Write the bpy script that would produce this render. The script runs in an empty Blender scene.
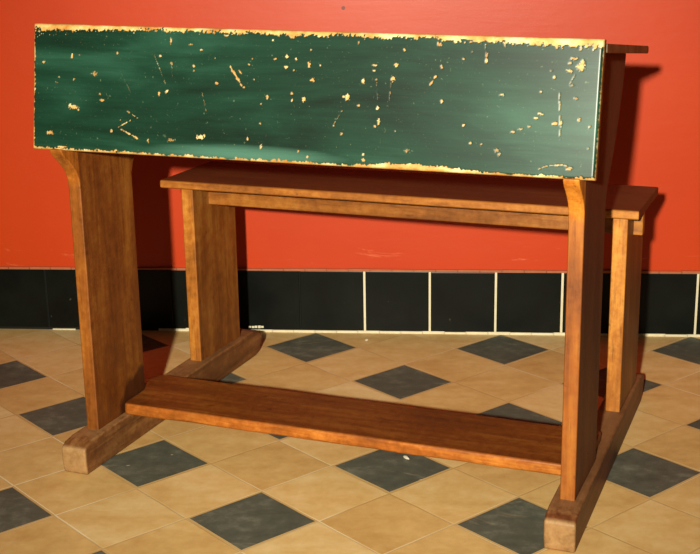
import bpy, bmesh, math, random
from mathutils import Vector, Matrix, noise
random.seed(7)
S = bpy.context.scene
C = S.collection

# ---------------------------------------------------------------- camera
CX, CY, CZ, YAW, PITCH, ROLL, FPX = -0.09702, -2.76647, 0.90892, -0.08966, -0.27171, -0.016846, 1256.83
cp, sp, cy, sy = math.cos(PITCH), math.sin(PITCH), math.cos(YAW), math.sin(YAW)
fwd = Vector((sy * cp, cy * cp, sp)); rt = Vector((cy, -sy, 0)); up = rt.cross(fwd)
cr, sr = math.cos(ROLL), math.sin(ROLL)
r2 = cr * rt + sr * up; u2 = -sr * rt + cr * up
cam = bpy.data.cameras.new('camera'); camo = bpy.data.objects.new('camera', cam); C.objects.link(camo)
M = Matrix((r2, u2, -fwd)).transposed().to_4x4(); M.translation = (CX, CY, CZ)
camo.matrix_world = M
cam.sensor_fit = 'HORIZONTAL'; cam.sensor_width = 36.0; cam.lens = FPX / 700 * 36.0
cam.clip_start = 0.02
S.camera = camo

# ---------------------------------------------------------------- world, lamps, exposure
w = bpy.data.worlds.new('world'); S.world = w; w.use_nodes = True
bg = w.node_tree.nodes['Background']; bg.inputs[0].default_value = (1.0, 0.80, 0.60, 1); bg.inputs[1].default_value = 0.035
ld = bpy.data.lights.new('flash', 'SPOT'); lo = bpy.data.objects.new('flash', ld); C.objects.link(lo)
lo.location = (-0.33, -3.48, 1.16)
ld.energy = 660; ld.color = (1.0, 0.93, 0.75); ld.shadow_soft_size = 0.035
ld.spot_size = math.radians(56); ld.spot_blend = 1.0
lo.rotation_euler = (Vector((-0.22, 0, 0.52)) - lo.location).to_track_quat('-Z', 'Y').to_euler()
S.view_settings.view_transform = 'Standard'; S.view_settings.look = 'None'
S.view_settings.exposure = 0.0; S.view_settings.gamma = 1.0; S.view_settings.use_curve_mapping = False

# ---------------------------------------------------------------- helpers
def lin(r, g, b):
    f = lambda c: (c / 255 / 12.92) if c / 255 <= 0.04045 else ((c / 255 + 0.055) / 1.055) ** 2.4
    return (f(r), f(g), f(b), 1)

class NT:
    def __init__(s, name):
        s.m = bpy.data.materials.new(name); s.m.use_nodes = True
        s.t = s.m.node_tree; s.b = s.t.nodes['Principled BSDF']; s.co = None
    def n(s, typ, **k):
        o = s.t.nodes.new(typ)
        for a, v in k.items(): setattr(o, a, v)
        return o
    def put(s, sock, v):
        if hasattr(v, 'default_value') and hasattr(v, 'is_output'): s.t.links.new(v, sock)
        else: sock.default_value = v
    def coords(s):
        if not s.co: s.co = s.n('ShaderNodeTexCoord').outputs['Object']
        return s.co
    def math(s, op, a, b=None, c=None):
        o = s.n('ShaderNodeMath', operation=op); s.put(o.inputs[0], a)
        if b is not None: s.put(o.inputs[1], b)
        if c is not None: s.put(o.inputs[2], c)
        return o.outputs[0]
    def mapping(s, scale=(1, 1, 1), loc=(0, 0, 0), rot=(0, 0, 0), v=None):
        o = s.n('ShaderNodeMapping'); s.put(o.inputs[0], v if v is not None else s.coords())
        o.inputs['Scale'].default_value = scale; o.inputs['Location'].default_value = loc; o.inputs['Rotation'].default_value = rot
        return o.outputs[0]
    def noise(s, scale, detail=4, rough=.55, v=None, dist=0.0):
        o = s.n('ShaderNodeTexNoise'); s.put(o.inputs['Vector'], v if v is not None else s.coords())
        o.inputs['Scale'].default_value = scale; o.inputs['Detail'].default_value = detail
        o.inputs['Roughness'].default_value = rough; o.inputs['Distortion'].default_value = dist
        return o.outputs['Fac']
    def ramp(s, fac, stops):
        o = s.n('ShaderNodeValToRGB'); s.put(o.inputs[0], fac); e = o.color_ramp.elements
        while len(e) < len(stops): e.new(.5)
        for i, (p, c) in enumerate(stops):
            e[i].position = p; e[i].color = c if len(c) == 4 else (*c, 1)
        return o.outputs[0]
    def step(s, x, lo, hi):
        o = s.n('ShaderNodeMapRange'); s.put(o.inputs[0], x); o.inputs[1].default_value = lo; o.inputs[2].default_value = hi
        return o.outputs[0]
    def mix(s, f, a, b, mode='MIX'):
        o = s.n('ShaderNodeMix', data_type='RGBA', blend_type=mode)
        s.put(o.inputs[0], f); s.put(o.inputs[6], a); s.put(o.inputs[7], b)
        return o.outputs[2]
    def bump(s, h, strength=.3, dist=.002):
        o = s.n('ShaderNodeBump'); o.inputs['Strength'].default_value = strength; o.inputs['Distance'].default_value = dist
        s.put(o.inputs['Height'], h); s.put(s.b.inputs['Normal'], o.outputs[0])
    def out(s, col=None, rough=None, spec=None):
        if col is not None: s.put(s.b.inputs['Base Color'], col)
        if rough is not None: s.put(s.b.inputs['Roughness'], rough)
        if spec is not None: s.b.inputs['Specular IOR Level'].default_value = spec
        return s.m

def g(v): return (v, v, v, 1)

def wood(name, axis, dark, mid, light, seed=0., rough=.42, grime=0.0, bare=None, front=None, deep=.62):
    t = NT(name)
    sc = {'X': (1.6, 26, 26), 'Y': (26, 1.6, 26), 'Z': (26, 26, 1.6)}[axis]
    v = t.mapping(sc, (seed, seed * 1.7, seed * .6))
    gr = t.noise(1.5, 6, .65, v, .5)
    fine = t.noise(6, 5, .7, v)
    bl = t.noise(13, 5, .65, t.mapping({'X': (.4, 1, 1), 'Y': (1, .4, 1), 'Z': (1, 1, .4)}[axis], (seed * 3, seed, 2)))
    mott = t.noise(75, 4, .65)
    f = t.math('ADD', t.math('MULTIPLY', gr, .42), t.math('ADD', t.math('MULTIPLY', bl, .36), t.math('MULTIPLY', mott, .22)))
    col = t.ramp(f, [(.34, dark), (.5, mid), (.66, light)])
    col = t.mix(t.math('MULTIPLY', t.step(fine, .56, .76), .8), col, dark)
    sp = t.step(t.noise(30, 3, .6, t.mapping((1, 1, 1), (seed, 0, 3))), .66, .76)
    col = t.mix(t.math('MULTIPLY', sp, .7), col, tuple(x * .55 for x in dark[:3]) + (1,))
    xyz = t.n('ShaderNodeSeparateXYZ'); t.put(xyz.inputs[0], t.coords())
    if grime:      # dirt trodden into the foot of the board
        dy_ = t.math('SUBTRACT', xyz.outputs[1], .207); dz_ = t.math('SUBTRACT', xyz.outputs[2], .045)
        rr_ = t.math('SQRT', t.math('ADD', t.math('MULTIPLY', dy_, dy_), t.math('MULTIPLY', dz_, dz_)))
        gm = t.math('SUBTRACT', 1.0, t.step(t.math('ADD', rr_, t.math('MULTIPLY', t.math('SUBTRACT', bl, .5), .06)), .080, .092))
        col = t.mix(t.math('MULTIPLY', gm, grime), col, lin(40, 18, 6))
    if front:      # front edge left light, other faces darkened: side shade painted in, plus seat wear
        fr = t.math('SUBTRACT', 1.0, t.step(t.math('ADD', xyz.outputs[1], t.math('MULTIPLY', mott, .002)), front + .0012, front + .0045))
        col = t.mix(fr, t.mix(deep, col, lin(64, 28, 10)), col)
    if bare:       # worn, unvarnished wood on the front ends and along the top
        ends = t.math('SUBTRACT', 1.0, t.step(xyz.outputs[1], bare + .002, bare + .007))
        tops = t.math('MULTIPLY', t.step(t.math('ADD', xyz.outputs[2], t.math('MULTIPLY', mott, .01)), .0605, .0635), .35)
        col = t.mix(t.math('MAXIMUM', ends, tops), col, t.ramp(f, [(.3, lin(96, 64, 34)), (.5, lin(160, 122, 78)), (.7, lin(190, 152, 104))]))
    t.bump(t.math('ADD', gr, t.math('ADD', t.math('MULTIPLY', fine, .6), t.math('MULTIPLY', mott, .5))), .35, .0014)
    return t.out(col, t.math('ADD', t.math('MULTIPLY', mott, .3), rough - .12), .4)

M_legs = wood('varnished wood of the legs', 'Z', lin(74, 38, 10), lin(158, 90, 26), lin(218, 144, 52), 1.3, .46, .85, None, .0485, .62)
M_legs_shade = wood('varnished wood of the second side with painted shade', 'Z', lin(88, 42, 8), lin(176, 98, 24), lin(234, 150, 48), 31., .55, 0, None, .0485, .86)  # darker copy of the leg wood, shade of the outer face put into the colour
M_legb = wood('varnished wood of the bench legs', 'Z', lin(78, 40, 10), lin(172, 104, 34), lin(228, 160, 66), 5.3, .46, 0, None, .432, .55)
M_run = wood('worn wood of the runners', 'Y', lin(56, 32, 14), lin(108, 66, 32), lin(160, 112, 64), 4.1, .5, 0, -.016)
M_run2 = wood('worn wood of the second runner', 'Y', lin(52, 27, 12), lin(100, 54, 26), lin(146, 92, 52), 9.1, .5, 0, -.008)
M_plank = wood('worn wood of the footrest', 'X', lin(78, 42, 12), lin(164, 90, 26), lin(222, 142, 54), 7.7, .42, 0, None, .131)
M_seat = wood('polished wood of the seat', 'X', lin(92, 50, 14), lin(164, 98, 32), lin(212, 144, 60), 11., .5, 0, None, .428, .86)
M_rail = wood('wood of the rail', 'X', lin(80, 42, 12), lin(140, 82, 26), lin(184, 120, 46), 21.)
M_top = wood('wood of the writing board', 'X', lin(46, 32, 16), lin(92, 66, 34), lin(140, 104, 60), 15.)

def link(name, me, mat, parent=None):
    o = bpy.data.objects.new(name, me); C.objects.link(o)
    for m_ in (mat if isinstance(mat, list) else [mat]): me.materials.append(m_)
    if parent: o.parent = parent
    return o

def finish(o, bev=.002, seg=3, smooth=True):
    if bev:
        b = o.modifiers.new('bevel', 'BEVEL'); b.width = bev; b.segments = seg; b.limit_method = 'ANGLE'; b.angle_limit = math.radians(28)
    if smooth:
        for p in o.data.polygons: p.use_smooth = True
        n = o.modifiers.new('normals', 'WEIGHTED_NORMAL'); n.keep_sharp = True
    return o

def prism(name, poly, a0, a1, mat, parent, bev=.002, wob=0.0, seed=0, n=1):
    """poly in (b, z), extruded along a; extra cross sections allow slight hand-made wobble"""
    bm = bmesh.new(); rings = []
    for k in range(n + 1):
        a = a0 + (a1 - a0) * k / n; ring = []
        for (b, z) in poly:
            q = noise.noise_vector(Vector((a * 9 + seed, b * 9, z * 9 + seed))) * wob if 0 < k < n else Vector((0, 0, 0))
            ring.append(bm.verts.new((a, b + q.y, z + q.z)))
        rings.append(ring)
    L = len(poly)
    for k in range(n):
        for i in range(L):
            j = (i + 1) % L
            bm.faces.new((rings[k][i], rings[k][j], rings[k + 1][j], rings[k + 1][i]))
    bm.faces.new(rings[0][::-1]); bm.faces.new(rings[-1])
    bmesh.ops.recalc_face_normals(bm, faces=bm.faces)
    me = bpy.data.meshes.new(name); bm.to_mesh(me); bm.free()
    return finish(link(name, me, mat, parent), bev)

def boxes(bm, x0, x1, y0, y1, z0, z1, mi=0, bev=0):
    r = bmesh.ops.create_cube(bm, size=1)
    vs = r['verts']
    for v in vs: v.co = Vector(((x0 + x1) / 2 + v.co.x * (x1 - x0), (y0 + y1) / 2 + v.co.y * (y1 - y0), (z0 + z1) / 2 + v.co.z * (z1 - z0)))
    fs = {f for v in vs for f in v.link_faces}
    for f in fs: f.material_index = mi
    if bev:
        es = list({e for f in fs for e in f.edges})
        rr = bmesh.ops.bevel(bm, geom=es, offset=bev, segments=2, affect='EDGES', profile=.6)
        for f in rr['faces']: f.material_index = mi

# ---------------------------------------------------------------- floor
TD, TX, TY = .213785, .000785, -.103143
t = NT('floor tiles')
sx = t.n('ShaderNodeSeparateXYZ'); t.put(sx.inputs[0], t.mapping(loc=(0, 0, 0), rot=(0, 0, -.00388)))
wob = t.math('MULTIPLY', t.math('SUBTRACT', t.noise(14, 3), .5), .0035)
X = t.math('ADD', t.math('SUBTRACT', sx.outputs[0], TX), wob); Y = t.math('SUBTRACT', sx.outputs[1], TY)
u = t.math('DIVIDE', t.math('ADD', X, Y), TD); v = t.math('DIVIDE', t.math('SUBTRACT', X, Y), TD)
ru, rv = t.math('ROUND', u), t.math('ROUND', v)
e = t.math('SUBTRACT', .5, t.math('MAXIMUM', t.math('ABSOLUTE', t.math('SUBTRACT', u, ru)), t.math('ABSOLUTE', t.math('SUBTRACT', v, rv))))
ev = lambda r: t.math('LESS_THAN', t.math('FLOORED_MODULO', t.math('ADD', r, .25), 2.0), 1.0)
dark = t.math('MULTIPLY', ev(ru), ev(rv))
cid = t.n('ShaderNodeCombineXYZ'); t.put(cid.inputs[0], ru); t.put(cid.inputs[1], rv)
wn = t.n('ShaderNodeTexWhiteNoise', noise_dimensions='2D'); t.put(wn.inputs['Vector'], cid.outputs[0])
rnd = wn.outputs['Value']
cl = t.noise(5, 5, .6); fi = t.noise(38, 5, .65)
off = t.n('ShaderNodeVectorMath', operation='ADD'); t.put(off.inputs[0], t.mapping((.8, 1.6, 1))); t.put(off.inputs[1], wn.outputs['Color'])
cl2 = t.noise(9, 4, .6, off.outputs[0], .5)
f = t.math('ADD', t.math('MULTIPLY', rnd, .22), t.math('ADD', t.math('MULTIPLY', cl2, .45), t.math('MULTIPLY', fi, .33)))
tan = t.ramp(f, [(.28, lin(198, 154, 90)), (.5, lin(224, 186, 120)), (.72, lin(242, 214, 158))])
gry = t.ramp(t.math('ADD', t.math('MULTIPLY', cl2, .5), t.math('MULTIPLY', fi, .5)), [(.34, lin(76, 80, 70)), (.52, lin(94, 97, 85)), (.70, lin(128, 130, 114))])
body = t.mix(dark, tan, gry)
thr = t.math('ADD', t.math('MULTIPLY', dark, .018), .0095)
inside = t.step(t.math('SUBTRACT', e, thr), -.002, .003)
gtone = t.noise(3.3, 2)
grout = t.mix(t.step(gtone, .42, .62), lin(204, 168, 108), lin(240, 220, 176))
grout = t.mix(dark, grout, lin(208, 172, 112))
specks = t.step(t.noise(60, 1, .4), .795, .82)
col = t.mix(inside, grout, body); col = t.mix(t.math('MULTIPLY', specks, .5), col, lin(230, 205, 160))
t.bump(t.math('ADD', t.math('MULTIPLY', inside, .6), t.math('MULTIPLY', cl2, .35)), .35, .0015)
scf = t.step(t.noise(5, 6, .7, t.mapping((1, 2.6, 1), (2, 7, 0), (0, 0, .5)), 1.2), .62, .74)
col = t.mix(t.math('MULTIPLY', scf, .32), col, lin(226, 200, 156))
mfloor = t.out(col, t.math('ADD', t.math('MULTIPLY', cl, .25), .42), .16)
bm = bmesh.new(); boxes(bm, -5, 5, -5.2, .12, -.1, 0)
me = bpy.data.meshes.new('floor'); bm.to_mesh(me); bm.free(); o = link('floor', me, mfloor); o['kind'] = 'structure'

# ---------------------------------------------------------------- wall
t = NT('red painted plaster')
big = t.noise(2.2, 4, .5); ro = t.noise(26, 5, .6); st = t.noise(5, 5, .6, t.mapping((1.0, 1, 6.0)), .6)
col = t.ramp(big, [(.3, lin(188, 56, 11)), (.7, lin(199, 64, 14))])
sz = t.n('ShaderNodeSeparateXYZ'); t.put(sz.inputs[0], t.coords())
low = t.math('SUBTRACT', 1.0, t.step(sz.outputs[2], .17, .26))
scuff = t.math('MULTIPLY', t.step(t.noise(9, 6, .7, t.mapping((1, 1, 5.5)), .8), .62, .70), low)
col = t.mix(t.math('MULTIPLY', scuff, .45), col, lin(232, 130, 84))
hx = t.math('SUBTRACT', sz.outputs[0], -.351); hz = t.math('SUBTRACT', sz.outputs[2], .7395)      # old nail hole
hole = t.math('LESS_THAN', t.math('SQRT', t.math('ADD', t.math('MULTIPLY', hx, hx), t.math('MULTIPLY', hz, hz))), .0042)
col = t.mix(t.math('MULTIPLY', hole, .8), col, lin(70, 20, 12))
t.bump(t.math('ADD', t.math('MULTIPLY', ro, .4), t.math('MULTIPLY', st, .5)), .3, .002)
mwall = t.out(col, .42, .3)
bm = bmesh.new(); boxes(bm, -5, 5, .006, .12, 0, 2.9)
me = bpy.data.meshes.new('wall_back'); bm.to_mesh(me); bm.free(); o = link('wall_back', me, mwall); o['kind'] = 'structure'

# ---------------------------------------------------------------- tiled baseboard
t = NT('black glazed tile'); n1 = t.noise(8, 5, .6); n2 = t.noise(48, 3, .5)
col = t.ramp(n1, [(.3, lin(9, 11, 9)), (.7, lin(20, 24, 20))])
col = t.mix(t.math('MULTIPLY', t.step(n2, .72, .76), .35), col, lin(110, 108, 90))
t.bump(n1, .25, .003); mtile = t.out(col, .32, .14)
def plain(name, c, r=.8):
    t = NT(name); q = t.noise(40, 4, .6)
    col = t.mix(q, tuple(x * .75 for x in c[:3]) + (1,), tuple(min(1, x * 1.15) for x in c[:3]) + (1,)); t.bump(q, .4, .001)
    return t.out(col, r, .3)
mgw = plain('white grout', lin(226, 216, 184)); mgd = plain('dark grout', lin(20, 21, 18)); mgp = plain('paint smeared grout', lin(176, 104, 70))
bm = bmesh.new()
TZ, TW, J0 = .1525, .15, -.31296
boxes(bm, -4.95, 4.95, .002, .006, .0005, TZ, 2)
rnd_ = random.Random(3)
for i in range(-31, 35):
    x0, x1 = J0 + i * TW, J0 + (i + 1) * TW
    gl = .0022 if i >= 0 else .0008; gr = .0022 if i >= -1 else .0008
    if i in (-1,): gl = .0008
    zt = TZ - .004 + rnd_.uniform(-.0012, .0008)
    boxes(bm, x0 + gl, x1 - gr, rnd_.uniform(-.0006, .0004), .0055, .006, zt, 0, .0016)
    # grout pointing in this tile's left joint
    if i >= 0: boxes(bm, x0 - .0026, x0 + .0026, .0006, .0055, .004, TZ - .002, 1)
for k in range(46):     # bottom pointing, thicker and whiter to the right
    x0 = -.58 + k * .05; h = .006 + rnd_.uniform(-.0012, .0012)
    boxes(bm, x0, x0 + .051, -.0012, .005, 0.0002, h, 1)
for (x0, x1, h) in ((-1.055, -1.0, .003), (-.80, -.735, .006), (-.735, -.72, .008)):
    boxes(bm, x0, x1, -.001, .005, .0002, h, 1)
for k in range(198):    # ragged top pointing, smeared with wall paint
    x0 = -4.95 + k * .05; boxes(bm, x0, x0 + .051, .0004, .006, TZ - .0045, TZ + .0005 + rnd_.uniform(-.0006, .0014), 3)
for x in (-.583, -.575, -.568, -.560, -.553):   # dabs of grout left on the face of a tile
    boxes(bm, x - .0032, x + .0032, -.0016, .001, .0105 + rnd_.uniform(-.001, .001), .0150 + rnd_.uniform(-.001, .001), 1, .0006)
me = bpy.data.meshes.new('baseboard_back'); bm.to_mesh(me); bm.free()
o = link('baseboard_back', me, [mtile, mgw, mgd, mgp]); o['kind'] = 'structure'

# ---------------------------------------------------------------- the school desk with its bench
desk = bpy.data.objects.new('school_desk', None); C.objects.link(desk)
desk.location = (-.77706, -.78232, 0); desk.rotation_euler = (0, 0, -.29435); desk.empty_display_size = .1
desk['label'] = 'old two-seat wooden school desk with green painted board and attached bench on two runners'
desk['category'] = 'school desk'

# runners: side profile in (b, z)
def runner(a0, a1, h, seed, L=.690, F=0, mat=M_run, skew=0.0):
    poly = [(F + .004, .0), (L - .035, .0), (L - .016, .008), (L, .030), (L - .004, .044), (L - .022, h - .004), (L - .05, h),
            (L * .6, h + .001), (.13, h), (F + .035, h - .0005), (F + .012, h - .004), (F, h - .012), (F, .02)]
    o = prism('runner', poly, a0, a1, mat, desk, .004, 0, seed)
    for v_ in o.data.vertices: v_.co.x += skew * v_.co.y
    return o
runner(-.001, .0476, .059, 1, .690, -.016)
runner(.8475, .8960, .060, 2, .686, -.008, M_run2, -.014)

PANEL = [(.0502, .050), (.214, .050), (.2142, .490), (.222, .510), (.238, .530),
         (.268, .565), (.298, .608), (.324, .655), (.338, .690), (.342, .704), (.341, .7085),
         (.090, .7335), (.062, .728), (.0318, .567), (.004, .5665), (.006, .560), (.013, .552), (.022, .5445), (.032, .535), (.042, .5235), (.0485, .509), (.0500, .494)]
def side_panel(a0, a1, mat):
    o = prism('side_panel', PANEL, a0, a1, mat, desk, .0022)
    return o
side_panel(.0103, .034, M_legs); side_panel(.8586, .8822, M_legs_shade)

# bench legs
BL = [(.433, .050), (.611, .050), (.612, .300), (.613, .4165), (.432, .4165), (.432, .200)]
prism('bench_leg', BL, .0080, .0335, M_legb, desk, .0022)
prism('bench_leg', BL, .8560, .8820, M_legb, desk, .0022)

# seat board with a rounded front edge
def round_board(b0, b1, z0, z1, r=.006):
    return [(b0 + r, z0), (b1 - r, z0), (b1 - r * .3, z0 + r * .3), (b1, z0 + r), (b1, z1 - r), (b1 - r * .3, z1 - r * .3), (b1 - r, z1),
            (b0 + r, z1), (b0 + r * .3, z1 - r * .3), (b0, z1 - r), (b0, z0 + r), (b0 + r * .3, z0 + r * .3)]
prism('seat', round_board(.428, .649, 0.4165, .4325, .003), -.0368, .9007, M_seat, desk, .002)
prism('apron_rail', [(.497, .3735), (.517, .3735), (.517, .4175), (.497, .4175)], -.012, .898, M_rail, desk, .0022)

# footrest, resting on the runners in the notches of the side panels
bm = bmesh.new()
A0, A1, B0, B1, Z0, Z1 = .020, .876, .131, .2905, .0590, .0805
out = [(.046, B0 - .002), (.038, B0 + .001), (.0352, B0 + .012), (.0352, .185), (.034, .205), (.027, .222), (.018, .236), (.015, .262), (.022, B1 - .006), (.032, B1)]
out += [(A0 + (A1 - A0) * k / 14, B1 + .0012 * math.sin(k * 1.9)) for k in range(2, 14)]
out += [(A1, B1), (A1, .2165), (.8575, .2165), (.8575, B0)]
A1 = .8575
out += [(A1 - (A1 - .06) * k / 14, B0 + .0016 * math.sin(k * 2.3) + .0012 * noise.noise(Vector((k * 1.7, 0, 0)))) for k in range(1, 14)]
top = [bm.verts.new((x, y, Z1)) for x, y in out]; bot = [bm.verts.new((x, y, Z0)) for x, y in out]
bm.faces.new(top); bm.faces.new(bot[::-1])
for i in range(len(out)):
    j = (i + 1) % len(out); bm.faces.new((top[i], bot[i], bot[j], top[j]))
bmesh.ops.recalc_face_normals(bm, faces=bm.faces)
me = bpy.data.meshes.new('footrest'); bm.to_mesh(me); bm.free()
finish(link('footrest', me, M_plank, desk), .0045, 3)

# writing board, sloping down towards the bench, its end seen beyond the green board
sl = (.7115 - .7475) / (.432 - .064)
zt = lambda b: .7475 + (b - .064) * sl
prism('writing_board', [(.0635, zt(.0635) - .013), (.4295, zt(.4295) - .0125), (.432, zt(.43) - .009), (.432, zt(.43) - .003), (.429, zt(.429)), (.0635, zt(.0635))],
      -.0244, .9035, M_top, desk, .0015)

# green front board: fine grid front so that chips in the paint keep their own shapes
GA0, GA1, GZ0, GZ1, GB0, GB1, GT = -.0262, .9022, .5650, .7600, .0092, .0404, .0185
HH = math.hypot(GZ1 - GZ0, GB1 - GB0); WW = GA1 - GA0
nv = Vector((0, -(GZ1 - GZ0), (GB1 - GB0))).normalized(); sv = Vector((0, GB1 - GB0, GZ1 - GZ0)).normalized()
org = Vector((GA0, GB0, GZ0))
NX, NY = 760, 160
Rz = Matrix.Rotation(-.29435, 3, 'Z'); O3 = Vector((-.77706, -.78232, 0))
def px2uv(x, y):      # where a mark seen in the photograph lies on the board
    d_ = r2 * ((x - 350) / FPX) - u2 * ((y - 277) / FPX) + fwd
    o_ = Rz.inverted() @ (Vector((CX, CY, CZ)) - O3); d_ = Rz.inverted() @ d_
    tt = (org - o_).dot(nv) / d_.dot(nv); p_ = o_ + d_ * tt
    U = p_.x - org.x
    return U, (p_ - org).dot(sv) / (1 + .026 * (1 - 2 * U / WW) + .006)
K1, K3 = 2.917, 2.692
chips = []   # (x, y, half w, half h, depth of wear) in the first crops' pixels
A_ = [(498,118,5,13,1),(556,130,8,4,.7),(587,145,8,3,.8),(342,155,6,5,.8),(467,163,7,5,.8),(128,181,8,5,.9),(210,163,6,10,1),(232,160,4,4,.8),(565,192,6,6,.8),(566,206,5,4,.6),
 (275,215,14,9,.62),(632,243,10,5,1),(215,230,7,4,.7),(172,225,9,4,.5),(165,240,7,5,.4),(487,266,8,7,.9),(464,272,5,11,1),(290,275,5,5,.6),(297,292,10,5,.9),(214,312,26,8,.95),(205,307,8,8,.9),(228,320,5,5,.7),
 (145,387,20,7,1),(325,382,9,7,.7),(432,410,5,9,.7),(500,409,20,5,.6),(583,400,17,8,1),(596,397,6,8,.9),(350,350,4,3,.7),(500,185,6,6,.5),(440,372,6,4,.4),(627,170,4,3,.5),(118,430,18,3,.8),(180,428,30,3,.9)]
for (x, y, a, b, d) in A_: chips.append((x / K1, y / K1, a / K1, b / K1, d))
B_ = [(155,117,5,5,.9),(265,145,5,4,.8),(70,255,6,4,.9),(95,170,4,4,.6),(85,188,5,4,.8),(100,232,4,4,.6),(160,172,8,4,.9),(195,165,6,8,.9),(222,173,7,4,.9),(193,196,9,6,.9),(215,205,5,4,.7),(260,188,6,12,1),
 (292,190,4,3,.7),(270,233,9,8,1),(210,272,5,6,.8),(210,292,5,6,.8),(245,290,8,9,1),(120,302,5,4,.6),(138,284,6,9,.7),(372,283,10,12,1),(362,283,5,5,.8),(404,308,7,4,.8),(355,325,5,4,.7),(332,367,5,5,.7),(355,390,6,5,.7),
 (117,360,5,4,.6),(80,405,6,6,.9),(120,428,5,9,.7),(228,442,6,5,.8),(255,458,7,5,.8),(418,450,6,6,.9),(418,467,9,6,1),(450,190,14,3,.8),(449,206,6,4,.8),(418,237,7,11,1),(505,230,9,9,1),(515,190,10,6,1),
 (460,315,7,7,.9),(463,355,6,12,.9),(452,368,6,5,.7),(647,295,6,7,.9),(645,193,6,4,.7),(538,145,5,5,.7),(545,438,9,9,.45),(512,382,4,4,.5),(456,232,4,4,.4),(405,125,4,8,.6),(640,130,12,7,.8)]
for (x, y, a, b, d) in B_: chips.append((220 + x / K1, y / K1, a / K1, b / K1, d))
C_ = [(125,165,5,8,.9),(127,148,4,5,.7),(5,182,5,5,.8),(63,158,4,4,.7),(63,337,5,4,.8),(82,385,5,4,.8),(110,388,4,4,.7),(152,405,9,7,.55),(160,415,6,6,.5),(168,255,9,4,.8),(272,247,6,4,.8),(308,208,5,5,.7),
 (258,318,9,4,.8),(272,306,9,4,.8),(196,355,9,4,.7),(216,347,9,3,.7),(310,333,9,6,.9),(326,333,6,8,.9),(365,265,8,4,.7),(375,323,7,5,.8),(402,341,6,4,.7),(380,180,15,12,1),(385,168,8,8,.9),(350,192,12,5,.8),
 (362,158,14,5,.8),(352,170,8,5,.6),(345,455,11,4,.8),(240,340,6,4,.5),(300,190,4,4,.4),(85,140,4,3,.5),(355,230,10,2,.4),(400,400,4,3,.5)]
for (x, y, a, b, d) in C_: chips.append((440 + x / K3, y / K3, a / K3, b / K3, d))
lines = []  # scratches: x0,y0,x1,y1,half width,depth
for (x0, y0, x1, y1, wd, d) in [(450,160,486,255,1.6,.45),(350,205,381,270,1.8,.35),(590,270,602,325,2.5,.42),(370,324,402,345,2.2,.7),(345,371,380,351,2.6,.8),(353,377,408,408,3.6,.85),(500,180,503,225,2.2,.4),(672,195,700,238,4,.9),(135,80,150,84,3,.9)]:
    lines.append((x0 / K1, y0 / K1, x1 / K1, y1 / K1, wd / K1, d))
for (x0, y0, x1, y1, wd, d) in [(32,200,64,250,4.2,.95),(55,205,62,215,3,.8),(358,320,330,366,2,.45),(630,222,612,249,3.2,.95),(500,240,494,290,1.6,.35),(457,240,461,290,1.5,.3)]:
    lines.append((220 + x0 / K1, y0 / K1, 220 + x1 / K1, y1 / K1, wd / K1, d))
for (x0, y0, x1, y1, wd, d) in [(322,245,323,376,1.8,.62),(265,455,290,446,2.4,.7),(290,446,330,444,2.6,.8),(330,444,360,454,2.6,.75),(365,200,350,225,1.5,.5),(122,120,126,170,1.6,.4)]:
    lines.append((440 + x0 / K3, y0 / K3, 440 + x1 / K3, y1 / K3, wd / K3, d))
PX = WW / 567.0
from collections import defaultdict
wear = [[0.0] * (NX + 1) for _ in range(NY + 1)]
def stamp(cx, cy, R, fn):
    i0, i1 = max(0, int((cx - R) / WW * NX)), min(NX, int((cx + R) / WW * NX) + 1)
    j0, j1 = max(0, int((cy - R) / HH * NY)), min(NY, int((cy + R) / HH * NY) + 1)
    for j in range(j0, j1 + 1):
        for i in range(i0, i1 + 1):
            q = fn(i / NX * WW, j / NY * HH)
            if q > wear[j][i]: wear[j][i] = q
for k, (x, y, a, b, d) in enumerate(chips):
    cu, cv = px2uv(x, y); ra, rb = max(a * .56, .7) * PX, max(b * .56, .66) * PX * 1.18
    def fn(U, V):
        n_ = noise.noise(Vector((U * 420, V * 420, k))) * .95
        r_ = math.hypot((U - cu) / ra, (V - cv) / rb) + n_
        return d * max(0, min(1, (1.15 - r_) / .35))
    stamp(cu, cv, max(ra, rb) * 1.8, fn)
for k, (x0, y0, x1, y1, wd, d) in enumerate(lines):
    a0, b0 = px2uv(x0, y0); a1, b1 = px2uv(x1, y1); L2 = (a1 - a0) ** 2 + (b1 - b0) ** 2; ww = max(wd * .55, .36) * PX
    def fn(U, V):
        tt = max(0, min(1, ((U - a0) * (a1 - a0) + (V - b0) * (b1 - b0)) / L2))
        dd = math.hypot(U - a0 - tt * (a1 - a0), V - b0 - tt * (b1 - b0)) / ww
        return d * max(0, min(1, (1.0 - dd + 1.5 * noise.noise(Vector((U * 200, V * 200, 50 + k)))) / .5))
    stamp((a0 + a1) / 2, (b0 + b1) / 2, math.sqrt(L2) / 2 + ww * 3, fn)
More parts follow.
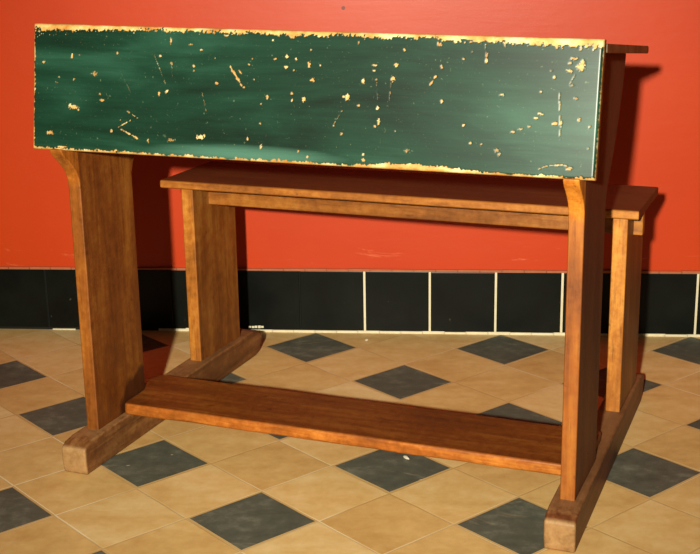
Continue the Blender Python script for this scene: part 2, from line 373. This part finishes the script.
def edge_wear(U, V):
    n1 = noise.noise(Vector((U * 70, V * 70, 3))); n2 = noise.noise(Vector((U * 260, V * 260, 9))); n3 = noise.noise(Vector((U * 14, 0, 21)))
    r = U / WW
    topw = .0062 + .0045 * n3 + .0040 * max(0, 1 - U / .17) * 1.0 + .006 * max(0, (r - .74) / .26)
    botw = .0032 + .0018 * n3 + (.0065 if .60 < r < .84 else 0) * max(0, 1 - abs(r - .72) / .12)
    lw = .0032 + .0015 * noise.noise(Vector((V * 30, 0, 5))); rw = .0004
    m = -9
    for dist_, w_, rag in ((HH - V, topw, .0075), (V, botw, .004), (U, lw, .0035), (WW - U, rw, .0012)):
        m = max(m, (w_ + rag * (n1 * .7 + n2 * .75) - dist_) / .0012)
    hi = HH - V
    if hi < .022 and m < 0:      # paint flaking in specks below the bare top edge
        zone = .010 + .012 * max(0, 1 - U / .16) + .010 * max(0, (r - .7) / .3)
        q_ = noise.noise(Vector((U * 300, V * 300, 77))) + .5 * noise.noise(Vector((U * 620, V * 620, 7)))
        if hi < zone: m = max(m, (q_ - .12 - .55 * hi / zone) / .12)
    return max(0, min(1, m + .5))
verts = []; wl = []
RB = .0045
for j in range(NY + 1):
    V = j / NY * HH
    for i in range(NX + 1):
        U = i / NX * WW
        ed = min(U, WW - U, V, HH - V); dep = 0
        if ed < RB: dep = RB - math.sqrt(max(0, RB * RB - (RB - ed) ** 2))
        wv = max(wear[j][i], edge_wear(U, V)) if min(ed, 1) < .035 else wear[j][i]
        dep += .00035 * min(1, wv)
        dep -= .0009 * noise.noise(Vector((U * 3, V * 8, 2)))
        p_ = org + Vector((U, 0, 0)) + sv * V * (1 + .026 * (1 - 2 * U / WW) + .006) - nv * dep
        verts.append(p_); wl.append(wv)
faces = [(j * (NX + 1) + i, j * (NX + 1) + i + 1, (j + 1) * (NX + 1) + i + 1, (j + 1) * (NX + 1) + i) for j in range(NY) for i in range(NX)]
loop = [i for i in range(NX + 1)] + [j * (NX + 1) + NX for j in range(1, NY + 1)] + [NY * (NX + 1) + i for i in range(NX - 1, -1, -1)] + [j * (NX + 1) for j in range(NY - 1, 0, -1)]
base = len(verts)
for idx in loop:
    j, i = divmod(idx, NX + 1)
    verts.append(org + Vector((i / NX * WW, 0, 0)) + sv * (j / NY * HH) * (1 + .026 * (1 - 2 * i / NX) + .006) - nv * GT); wl.append(1.0)
for k in range(len(loop)):
    k2 = (k + 1) % len(loop); faces.append((loop[k], base + k, base + k2, loop[k2]))
faces.append(tuple(range(base + len(loop) - 1, base - 1, -1)))
me = bpy.data.meshes.new('front_board'); me.from_pydata([tuple(q) for q in verts], [], faces); me.update()
at = me.attributes.new('wear', 'FLOAT', 'POINT'); at.data.foreach_set('value', wl)
t = NT('chipped green paint')
an = t.n('ShaderNodeAttribute', attribute_name='wear'); wr = an.outputs['Fac']
s1 = t.noise(1.7, 5, .55, t.mapping((1.8, 6, 9), (3, 0, 0)), .6); s2 = t.noise(3, 6, .7, t.mapping((2.5, 40, 60)), .3); s3 = t.noise(2.2, 3, .5, t.mapping((1, 1, 3), (5, 2, 1)))
f = t.math('ADD', t.math('MULTIPLY', s1, .55), t.math('ADD', t.math('MULTIPLY', s2, .12), t.math('MULTIPLY', s3, .33)))
green = t.ramp(f, [(.36, lin(5, 25, 14)), (.5, lin(18, 54, 38)), (.63, lin(38, 80, 62))])
xy = t.n('ShaderNodeSeparateXYZ'); t.put(xy.inputs[0], t.coords())
qx = t.math('DIVIDE', t.math('SUBTRACT', xy.outputs[0], .36), .15); qz = t.math('DIVIDE', t.math('SUBTRACT', xy.outputs[2], .574), .014)
qq = t.math('ADD', t.math('MULTIPLY', qx, qx), t.math('MULTIPLY', qz, qz))
pale = t.math('MULTIPLY', t.math('SUBTRACT', 1.0, t.step(t.math('ADD', qq, s2), .3, 1.9)), .55)   # rubbed, chalky patch near the lower edge
green = t.mix(pale, green, lin(96, 148, 128))
sp_ = t.noise(190, 2, .5); green = t.mix(t.math('MULTIPLY', t.step(sp_, .70, .77), .35), green, lin(120, 140, 100))
bw = t.ramp(t.noise(60, 4, .6, t.mapping((.6, 1, 1))), [(.32, lin(182, 120, 46)), (.5, lin(212, 166, 92)), (.66, lin(228, 206, 150))])
col = t.mix(t.step(t.math('ADD', wr, t.math('MULTIPLY', t.math('SUBTRACT', t.noise(420, 2, .6), .5), 1.1)), .2, .9), green, bw)
t.bump(t.math('SUBTRACT', s2, wr), .15, .0006)
mg = t.out(col, t.math('ADD', t.math('MULTIPLY', wr, .25), .36), .5)
o = link('front_board', me, mg, desk)
for p_ in me.polygons: p_.use_smooth = True
me.polygons[len(me.polygons) - 1].use_smooth = False
o['label'] = 'chipped dark green painted board'

# ---------------------------------------------------------------- crumbs of plaster on the floor
mch = plain('pale plaster', lin(226, 218, 196), .7)
def crumb(x, y, r, sd, label, sc=(1, 1, .5)):
    bm = bmesh.new(); bmesh.ops.create_icosphere(bm, subdivisions=2, radius=r)
    for v_ in bm.verts:
        q = noise.noise(v_.co * 1.2 / r + Vector((sd, 0, 0))); v_.co *= 1 + .35 * q
        v_.co = Vector((v_.co.x * sc[0], v_.co.y * sc[1], v_.co.z * sc[2]))
    mz = min(v_.co.z for v_ in bm.verts)
    for v_ in bm.verts: v_.co.z -= mz
    me = bpy.data.meshes.new('plaster_crumb'); bm.to_mesh(me); bm.free()
    o = link('plaster_crumb', me, mch); o.location = (x, y, 0); o.rotation_euler = (0, 0, sd)
    o['label'] = label; o['category'] = 'crumb'; o['group'] = 'plaster crumbs on the floor'
crumb(-.187, -.712, .0042, 2.3, 'pale plaster crumb on the dark tile below the middle of the footrest', (1.9, .8, .7))
crumb(-.305, -.052, .0034, 1.1, 'tiny pale plaster crumb on a tan tile close to the tiled baseboard', (1.5, 1, .5))
